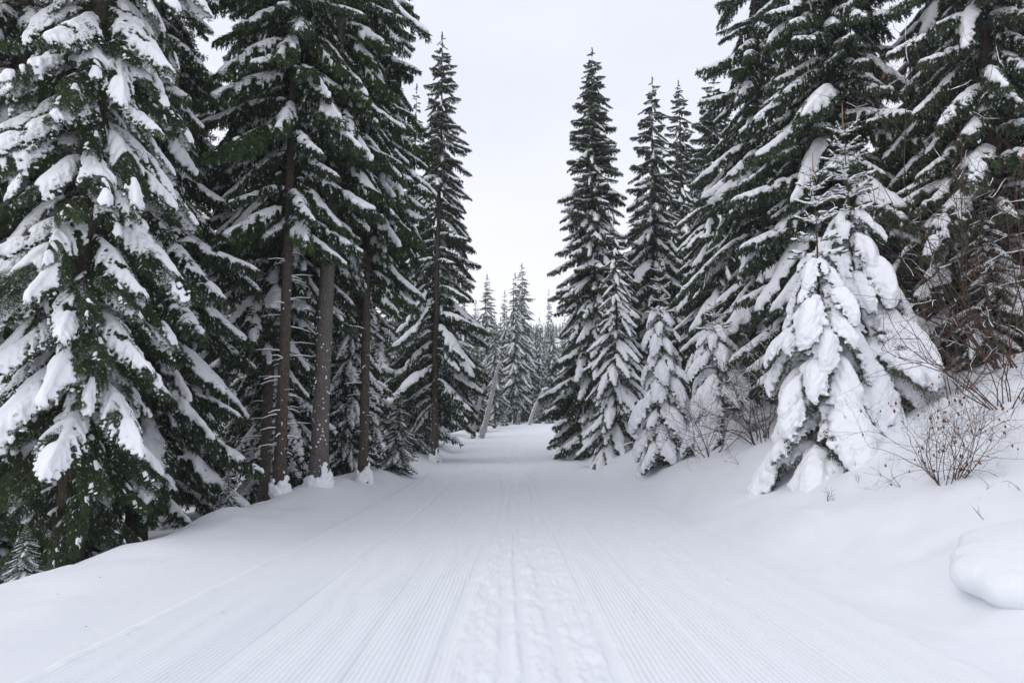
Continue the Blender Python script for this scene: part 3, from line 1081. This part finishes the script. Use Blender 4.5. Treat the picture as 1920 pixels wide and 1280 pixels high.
G_F = 'distant spruces where the trail bends away'
for i, (px, Y, top, k, w, lab) in enumerate([
        (912, 78, 518, 0, 1.0, 'far spruce standing against the sky gap beside the trail-edge trees'),
        (927, 66, 592, 1, 1.0, 'far snow-streaked spruce behind the curved leaning dead trunk'),
        (946, 90, 548, 1, .9, 'thin far spruce between two taller far spruces'),
        (966, 76, 515, 1, 1.0, 'far white-streaked spruce, front one of the tallest pair'),
        (979, 84, 498, 0, 1.0, 'tallest far spruce with a sharp tip over the trail end'),
        (1012, 88, 597, 1, 1.0, 'shorter far spruce behind the broken dead trunk'),
        (1036, 82, 600, 0, 1.0, 'far spruce half hidden by the tall conical spruce'),
        (893, 60, 610, 2, 1.0, 'dark far spruce tucked against the trail-edge trees'),
        (1031, 120, 545, 1, .55, 'very thin far spruce with a tufted top over the hill')]):
    x = bx(px, Y)
    far_tree(x, Y, height(top, x, Y), lab, G_F, k, i * 1.3, w * 1.22)

rng = np.random.default_rng(99)
SL = 'sliver of a snowy spruce deep in the forest between nearer trunks'
FILL_L = [(-10.5, 20, 17, 0, 'dim spruce filling the gap between the huge near spruce and the slim dark trunk'),
          (-8.2, 24, 19, 1, 'shaded spruce right behind the pair of slim dark trunks'),
          (-6.6, 25, 16, 2, 'shaded spruce behind the thick grey trunk, low down'),
          (-12.5, 15, 15, 3, 'spruce peeping past the outer side of the huge near spruce'),
          (-7.0, 33, 18, 1, 'dim spruce just behind the thin straight brown trunk'),
          (-13, 26, 18, 2, 'slender dim spruce beside the slim dark trunk, towards the huge near spruce'),
          (-6.0, 39, 17, 3, 'snowy spruce behind the lower boughs of the narrow pointed spruce'),
          (-16, 32, 20, 2, SL), (-18, 42, 20, 3, SL),
          (-5.2, 52, 17, 1, 'dark spruce behind the narrow pointed spruce, on its trail side'),
          (-6.2, 60, 17, 0, SL), (-5.5, 74, 16, 3, SL), (-4.9, 46, 15, 1, SL),
          (-5.1, 33.5, 9, 0, 'mid-height bushy snowy spruce behind the trunk of the narrow pointed spruce'),
          (-7.2, 20.5, 12, 3, 'white-dusted spruce behind the slim dark trunks with boughs down to the snow'),
          (-5.4, 22, 10, 0, 'short snowy spruce filling the space between the thick grey and the thin brown trunk')]
for i, (x, y, H, k, lab) in enumerate(FILL_L):
    far_tree(x, y, H, lab, 'spruces deep in the forest behind the tall trunks', k, i * 2.1, 1.1)
SR = 'sliver of a snowy spruce on the slope between the bank-side spruces'
FILL_R = [(10.5, 34, 15, 2, 'dim spruce behind the snow-streaked spruce above the bare shrub'), (13.5, 40, 17, 3, SR),
          (8.3, 44, 14, 0, 'spruce filling the gap between the tall conical and the spike-topped spruce'), (11, 54, 17, 1, SR), (20, 30, 18, 3, SR),
          (13.2, 14.5, 13, 1, SR), (18, 46, 18, 2, SR), (6.5, 72, 14, 1, 'far spruce just behind the foot of the tall conical spruce'),
          (10.3, 14.2, 4.2, 3, 'frosted bushy young spruce behind the reddish bare twigs on the slope'),
          (12.2, 15.5, 5, 3, 'frosted young spruce at the slope top behind the bushy frosted one'),
          (11.2, 16.6, 4, 3, 'low frosted spruce at the outer skirt of the big broad spruce'),
          (9.6, 16.0, 3, 3, 'small frosted spruce hidden behind the taller snow-buried young spruce')]
for i, (x, y, H, k, lab) in enumerate(FILL_R):
    far_tree(x, y, H, lab, 'spruces on the slope behind the bank', k, i * 1.7, 1.6 if H < 7 else 1.1)
SE = 'sliver of a far spruce closing the view beyond the trail bend'
FILL_E = [(-3, 98, 16, 0, SE), (0.5, 108, 17, 3, SE), (4, 112, 18, 2, 'far spruce beyond the broken dead trunk, towards the tallest far pair'),
          (8, 100, 17, 1, 'far spruce showing past the edge of the tall conical spruce'), (-6, 92, 16, 3, SE),
          (-4.6, 84, 17, 1, 'far spruce beside the dark one tucked against the trail-edge trees'), (-1.8, 104, 18, 0, SE), (2.4, 104, 17, 1, SE), (-2.6, 112, 18, 2, SE),
          (4.6, 102, 16, 3, 'far bushy spruce over the snapped sideways top of the dead trunk'), (6.5, 108, 16, 1, SE)]
for i, (x, y, H, k, lab) in enumerate(FILL_E):
    far_tree(x, y, H * .92, lab, 'spruces closing the view beyond the bend', k, i, 1.3)

for i, (px, Y, H, lab) in enumerate([(926, 70, 1.7, 'tiny snowy sapling by the foot of the curved dead trunk'), (946, 71, 2.3, 'tiny snow-capped sapling under the white-streaked far spruce'),
                                    (972, 73, 1.5, 'tiniest sapling at the crest under the tallest far pair'), (1008, 74, 2.6, 'little snowy spruce at the crest beside the broken dead trunk'), (1030, 72, 3.0, 'little dark spruce at the crest against the tall conical spruce')]):
    far_tree(bx(px, Y), Y, H, lab, 'saplings at the crest of the trail', 3, i * 1.1, 1.8)
# small snowy trees under the tall ones
for px, Y, top, k, w, lab in [(745, 24, 722, 3, 2.1, 'small bushy snowy spruce beside the thin brown trunk'),
                              (705, 27, 800, 3, 2.2, 'little snowy spruce seedling between two trunks'),
                              (430, 14.5, 880, 3, 2.2, 'snow-heaped seedling at the edge of the shoulder'),
                              (60, 8.6, 985, 3, 2.4, 'low snowy sapling under the huge near spruce')]:
    x = bx(px, Y)
    far_tree(x, Y, max(.8, height(top, x, Y)), lab, 'small spruces under the tall trees', k, px, w)

# the wooded hillside: one mass, nobody could count it
hg, hs = Geo(), Geo()
v0, f0 = [], []
rng = np.random.default_rng(5)
cone = np.array([[math.cos(a), math.sin(a), 0] for a in np.arange(7) / 7 * 6.283] + [[0, 0, 1.0]])
cf = np.array([[i, (i + 1) % 7, 7] for i in range(7)])
pts = np.stack([rng.uniform(-160, 220, 2600), rng.uniform(200, 660, 2600)], 1)
for x, y in pts:
    z = float(hill_z(np.array(x), np.array(y)))
    H = rng.uniform(9, 17)
    for k, (a, b, r) in enumerate([(0, .5, 1.0), (.25, .75, .75), (.5, 1.0, .5)]):
        q = cone.copy()
        q[:7, :2] *= (r * H * .14 * rng.uniform(.75, 1.25, 7))[:, None]
        q[:, 2] = a * H + q[:, 2] * (b - a) * H
        q += np.array([x, y, z])
        hg.add(q, cf, 0 if rng.random() < .75 else 1)
fo = link('far_forest', hg.mesh('far_forest', [M_NEEDLE_DK, M_SNOW], smooth=False))
tag(fo, 'wooded slope of the distant hill', kind='stuff')


# ------------------------------------------------------------------ dead trunks by the bend
def dead(pts, r0, r1, label, extra=None):
    root = thing('dead_trunk', pts[0], label, 'dead tree', 'snowy dead trunks by the bend')
    p = np.array([list(q - pts[0]) for q in pts])
    pr, s = resample(p, .25)
    v, f = tube(pr, np.interp(s, [0, 1], [r0, r1]), 9, .05, 3)
    g = Geo()
    g.add(v, f)
    link('trunk', g.mesh('trunk', [M_DEAD]), root)
    if extra is not None:
        e = np.array([list(q - pts[0]) for q in extra])
        er, s2 = resample(e, .2)
        v, f = tube(er, np.interp(s2, [0, 1], [r1 * .9, .02]), 7, .05, 4)
        g = Geo()
        g.add(v, f)
        link('broken_limb', g.mesh('broken_limb', [M_DEAD]), root)
        pr = np.vstack([pr, er])
        s = np.concatenate([s, s2 * 0 + .8])
    rr = np.interp(s, [0, 1], [r0, r1])
    c = pr + np.stack([rr * 0 - .03, rr * 0, rr * .75], 1)
    v, f = blobs_mesh(c, rr * .95, ICO1, .8)
    v, f = voxel_union(v, f, .05, 2, .03)
    g = Geo()
    g.add(v, f)
    tag(link('snow', g.mesh('snow', [M_SNOW]), root), kind='stuff')
    return root


D = 52
dead([at(886, 822, D), at(893, 780, D), at(902, 740, D), at(909, 722, D)], .20, .12, 'short straight leaning dead trunk snapped off at the tip')
dead([at(902, 820, D), at(910, 795, D), at(920, 750, D), at(931, 700, D), at(936, 680, D)], .25, .11, 'longer curved leaning dead trunk coated with snow')
dead([at(992, 796, 70), at(1002, 765, 70), at(1018, 733, 70)], .20, .13, 'dead trunk with its top snapped over sideways', [at(1018, 731, 70), at(1032, 727, 70), at(1046, 722, 70)])

# ------------------------------------------------------------------ details on the bare trunks
def trunk_snow(root, path, rad, zs, n, seed, facing=-1.57):
    g = np.random.default_rng(seed)
    c, r = [], []
    for i in range(n):
        z = g.uniform(*zs) if g.random() < .5 else zs[0] + (zs[1] - zs[0]) * g.random() ** 3
        a = facing + g.uniform(-1.5, 1.5)
        p = path(z)
        R = rad(z)
        c.append([p[0] + R * math.cos(a), p[1] + R * math.sin(a), z])
        r.append(g.uniform(.008, .032))
    v, f = blobs_mesh(c, r, ICO1, 1.0)
    G = Geo()
    G.add(v, f)
    c, r = [], []
    for k in range(70):
        a = g.uniform(-2.6, .6)
        z = abs(g.normal(0, .26)) * (1.2 if abs(a + .6) < .5 else .6)
        R = rad(z)
        p = path(z)
        c.append([p[0] + R * math.cos(a), p[1] + R * math.sin(a), z])
        r.append(g.uniform(.03, .09) * (1.3 - min(1, z)))
    v, f = blobs_mesh(c, r, ICO1, 1.3)
    G.add(*voxel_union(v, f, .025, 3, .03))
    tag(link('snow', G.mesh('snow', [M_SNOW]), root), kind='stuff')


trunk_snow(L4[0], L4[1], L4[2], (.1, 4.5), 90, 3)
trunk_snow(L5[0], L5[1], L5[2], (.1, 4.0), 8, 4)
trunk_snow(L6[0], L6[1], L6[2], (.1, 4.0), 30, 5)
trunk_snow(L3[0], L3[1], L3[2], (.1, 5.0), 10, 6)


def dead_twigs(root, path, rad, zs, n, seed):
    g = np.random.default_rng(seed)
    for i in range(n):
        z = g.uniform(*zs)
        a = g.uniform(0, 6.28)
        l = g.uniform(.15, .6)
        p = path(z)
        d = np.array([math.cos(a), math.sin(a), g.uniform(-.2, .1)])
        P0 = np.array([p[0], p[1], z]) + d * rad(z) * .8
        P = np.array([P0, P0 + d * l * .5 + [0, 0, .01], P0 + d * l + [0, 0, -.03]])
        G = Geo()
        v, f = tube(P, [.010, .007, .003], 5)
        G.add(v, f)
        t = link('dead_twig', G.mesh('dead_twig', [M_TWIG]), root)
        q, s = resample(P, .03)
        v, f = blobs_mesh(q + [0, 0, .018], .022 * (1 - .5 * s) * g.uniform(.7, 1.3), ICO1, .8, np.gradient(q, axis=0), 1.6)
        G = Geo()
        G.add(v, f)
        tag(link('snow', G.mesh('snow', [M_SNOW]), t), kind='stuff')


for o in list(bpy.data.objects):
    lb = o.get('label', '')
    if 'snowy dead twigs' in lb or 'half hidden behind the slim dark' in lb or 'thin straight bare brown' in lb:
        tr_h = 23
        me = [c for c in o.children if c.name.startswith('trunk')][0].data
        co = np.array([v.co[:] for v in me.vertices])[:26 * 14].reshape(26, 14, 3)
        cc, hh = co.mean(1), co.mean(1)[:, 2]
        rr = np.linalg.norm(co - cc[:, None], axis=2).mean(1)
        dead_twigs(o, (lambda h, hh=hh, cc=cc: np.array([np.interp(h, hh, cc[:, 0]), np.interp(h, hh, cc[:, 1])])), (lambda h, hh=hh, rr=rr: float(np.interp(h, hh, rr))), (.6, 6.0), 44 if 'slim dark trunk' in lb or 'snowy dead' in lb else 22, len(lb))


# ------------------------------------------------------------------ shrubs
def shrub_stem(g, rng, p, d, l, r, depth, twigs):
    n = 5
    pts = [np.array(p, float)]
    d = np.array(d, float)
    for k in range(n):
        d = d + rng.normal(0, .24, 3) + np.array([0, 0, .03])
        d /= np.linalg.norm(d)
        pts.append(pts[-1] + d * l / n)
    pts = np.array(pts)
    v, f = tube(pts, np.linspace(r, r * .45, n + 1), 4, cap=False)
    g.add(v, f)
    twigs.append(pts)
    if depth > 0:
        for k in range(rng.integers(3, 6)):
            i = rng.integers(1, n + 1)
            a = rng.normal(0, 1, 3)
            dd = d * .8 + a / np.linalg.norm(a) * .75
            dd /= np.linalg.norm(dd)
            shrub_stem(g, rng, pts[i], dd, l * rng.uniform(.4, .65), r * .5, depth - 1, twigs)


def leaf_mesh():
    v = np.array([[0, 0, 0], [.012, .012, .004], [.03, .016, -.004], [.055, 0, -.016], [.03, -.016, .004], [.012, -.012, -.002], [.03, 0, .006]])
    f = np.array([[0, 1, 6], [1, 2, 6], [2, 3, 6], [3, 4, 6], [4, 5, 6], [5, 0, 6]])
    return build_mesh('leaf', v, f, [M_LEAF])


LEAF = leaf_mesh()


def shrub(px, py, Y, n, l, r, spread, label, seed, leaves=0, snow=0.0, depth=2, tilt=(0, 0), leaf_s=1.0, cat='shrub', group='bare shrubs on the bank'):
    rng = np.random.default_rng(seed)
    x = bx(px, Y)
    root = thing('shrub', (x, Y, gz(x, Y) - .05), label, cat, group)
    tw = []
    for i in range(n):
        a = rng.uniform(0, 6.28)
        d = np.array([math.cos(a) * spread + tilt[0], math.sin(a) * spread + tilt[1], 1.0])
        g = Geo()
        t = []
        shrub_stem(g, rng, [math.cos(a) * .08 * l, math.sin(a) * .08 * l, 0], d / np.linalg.norm(d), l * rng.uniform(.6, 1.1), r, depth, t)
        link('stem', g.mesh('stem', [M_SHRUB]), root)
        tw += t
    for i in range(leaves):
        t = tw[rng.integers(len(tw))]
        p = t[rng.integers(2, len(t))]
        o = bpy.data.objects.new('leaf', LEAF)
        C.objects.link(o)
        o.parent = root
        o.location = p
        o.rotation_euler = (rng.uniform(-1, 1), rng.uniform(.6, 1.7), rng.uniform(0, 6.28))
        o.scale = (leaf_s * rng.uniform(.7, 1.3),) * 3
    if snow > 0:
        G = Geo()
        for t in tw:
            dz = abs(t[-1] - t[0])
            if rng.random() > snow or dz[2] > .85 * np.linalg.norm(dz):
                continue
            k0 = rng.integers(0, 3)
            rr = rng.uniform(.004, .009)
            q, sq = resample(t[k0:] + np.array([0, 0, rr * .8]), .05)
            v, f = tube(q, rr * (1 - .6 * sq) * rng.uniform(.5, 1.4, len(q)), 5)
            G.add(v, f)
        tag(link('snow', G.mesh('snow', [M_SNOW]), root), kind='stuff')
    return root


shrub(1772, 905, hit(1772, 905)[1], 24, 1.15, .0055, .42, 'low shrub with withered brown leaves clinging on the snow bank', 61, leaves=170, leaf_s=.85, depth=3)
shrub(1425, 790, 17.0, 14, 2.4, .014, .55, 'bare-twigged brown shrub over the snow-smothered small spruce', 62, snow=.4, tilt=(-.25, 0), depth=3)
shrub(1890, 800, 9.8, 14, 2.2, .010, .5, 'bare dark shrub fanning up the bank behind the withered-leaf shrub', 63, snow=.12, tilt=(-.45, 0))
shrub(1925, 640, 12.5, 24, 4.8, .017, .40, 'tall reddish bare shrub with a few orange leaves before the dark frosted spruce', 64, snow=.07, leaves=24, leaf_s=2.2, tilt=(-.12, 0), depth=3)
shrub(1800, 720, 12.0, 8, 1.7, .009, .5, 'fine bare twigs poking up at the foot of the big broad spruce', 65, snow=.1, depth=3)


shrub(1330, 800, 18.0, 9, 1.8, .010, .6, 'thin bare twigs sprouting between the slim and the rounded young spruces', 66, snow=.3, depth=3)
shrub(1720, 790, 13.6, 9, 1.5, .008, .6, 'low tangle of brown twigs at the skirt of the taller young spruce', 67, snow=.15, depth=3)


def sprig(px, py, Y, l, label, seed, n=3, tilt=(0.4, 0)):
    rng = np.random.default_rng(seed)
    x, Y = hit(px, py)
    root = thing('sprig', (x, Y, gz(x, Y) - .02), label, 'twig', 'twigs poking out of the snow')
    for i in range(n):
        g = Geo()
        d = np.array([tilt[0] + rng.normal(0, .5), rng.normal(0, .3), .5])
        shrub_stem(g, rng, [0, 0, 0], d / np.linalg.norm(d), l * rng.uniform(.6, 1.1), .004, 1, [])
        link('stem', g.mesh('stem', [M_SHRUB]), root)


sprig(1550, 940, 0, .20, 'small curled twig tuft on the bank below the young spruces', 71, 4)
sprig(1385, 868, 0, .5, 'dark twig half buried under a snow hump near the bare shrub', 72, tilt=(-.5, 0))
sprig(1915, 918, 0, .25, 'single thin twig rising from the smooth upper bank', 73, 1)
sprig(1846, 972, 0, .18, 'short stick beside the big overhanging snow mound', 74, 1, (-.6, 0))
sprig(1690, 912, 0, .5, 'thin pale twig leaning from the bank before the withered-leaf shrub', 75, 2, (-.7, 0))
sprig(1610, 905, 0, .18, 'tiny dead stalk in the snow at the foot of the shorter young spruce', 76, 2)

# ------------------------------------------------------------------ big snow mound at the lower bank
mx, my = 4.32, 5.15
mz = gz(mx, my)
g_ = np.random.default_rng(8)
c, r = [], []
for k in range(240):
    a, q = g_.uniform(0, 6.28), math.sqrt(g_.random())
    px_, py_ = .80 + 1.0 * q * math.cos(a), .75 + .85 * q * math.sin(a)
    c.append([px_, py_, .13 + .13 * px_ + .12 * (1 - q) + .10 * py_])
    r.append(.30 + .12 * (1 - q))
v, f = blobs_mesh(c, r, ICO2, .62)
v, f = voxel_union(v, f, .03, 40, .012)
g = Geo()
g.add(v, f)
mo = link('snow_mound', g.mesh('snow_mound', [M_GROUND]))
mo.location = (mx, my, mz - .31)
tag(mo, 'big rounded overhanging snow mound at the near edge of the bank', 'snow mound')

# ------------------------------------------------------------------ thin winter haze over the valley
hz = bpy.data.materials.new('haze_air')
hz.use_nodes = True
hz.node_tree.nodes.clear()
ho = hz.node_tree.nodes.new('ShaderNodeOutputMaterial')
hv_ = hz.node_tree.nodes.new('ShaderNodeVolumePrincipled')
hv_.inputs['Color'].default_value = (0.93, 0.96, 0.99, 1)
hv_.inputs['Density'].default_value = 0.0005
hz.node_tree.links.new(hv_.outputs[0], ho.inputs['Volume'])
b = np.array([[x, y, z] for z in (-30, 90) for y in (-40, 800) for x in (-520, 520)], float)
bf = np.array([[0, 2, 3, 1], [4, 5, 7, 6], [0, 1, 5, 4], [2, 6, 7, 3], [0, 4, 6, 2], [1, 3, 7, 5]])
tag(link('haze', build_mesh('haze', b, bf, [hz], smooth=False)), 'thin cold haze in the air', kind='stuff')

# ------------------------------------------------------------------ needles and bark crumbs blown onto the snow
g_ = np.random.default_rng(17)
n = 130
ly = 3 + 17 * g_.random(n) ** 1.3
lx = np.where(g_.random(n) < .6, g_.uniform(-5.2, -2.4, n), g_.uniform(-2.4, 5.5, n))
lz = ground(lx, ly) + 0.022
ls = g_.uniform(.002, .007, n)
la = g_.uniform(0, 6.28, n)
v, f = blobs_mesh(np.stack([lx, ly, lz], 1), ls, OCT, .5, np.stack([np.cos(la), np.sin(la), la * 0], 1), 1.8)
tag(link('forest_litter', build_mesh('forest_litter', v, f, [M_TWIG], smooth=False)), 'needles and bark crumbs scattered on the snow', kind='stuff')
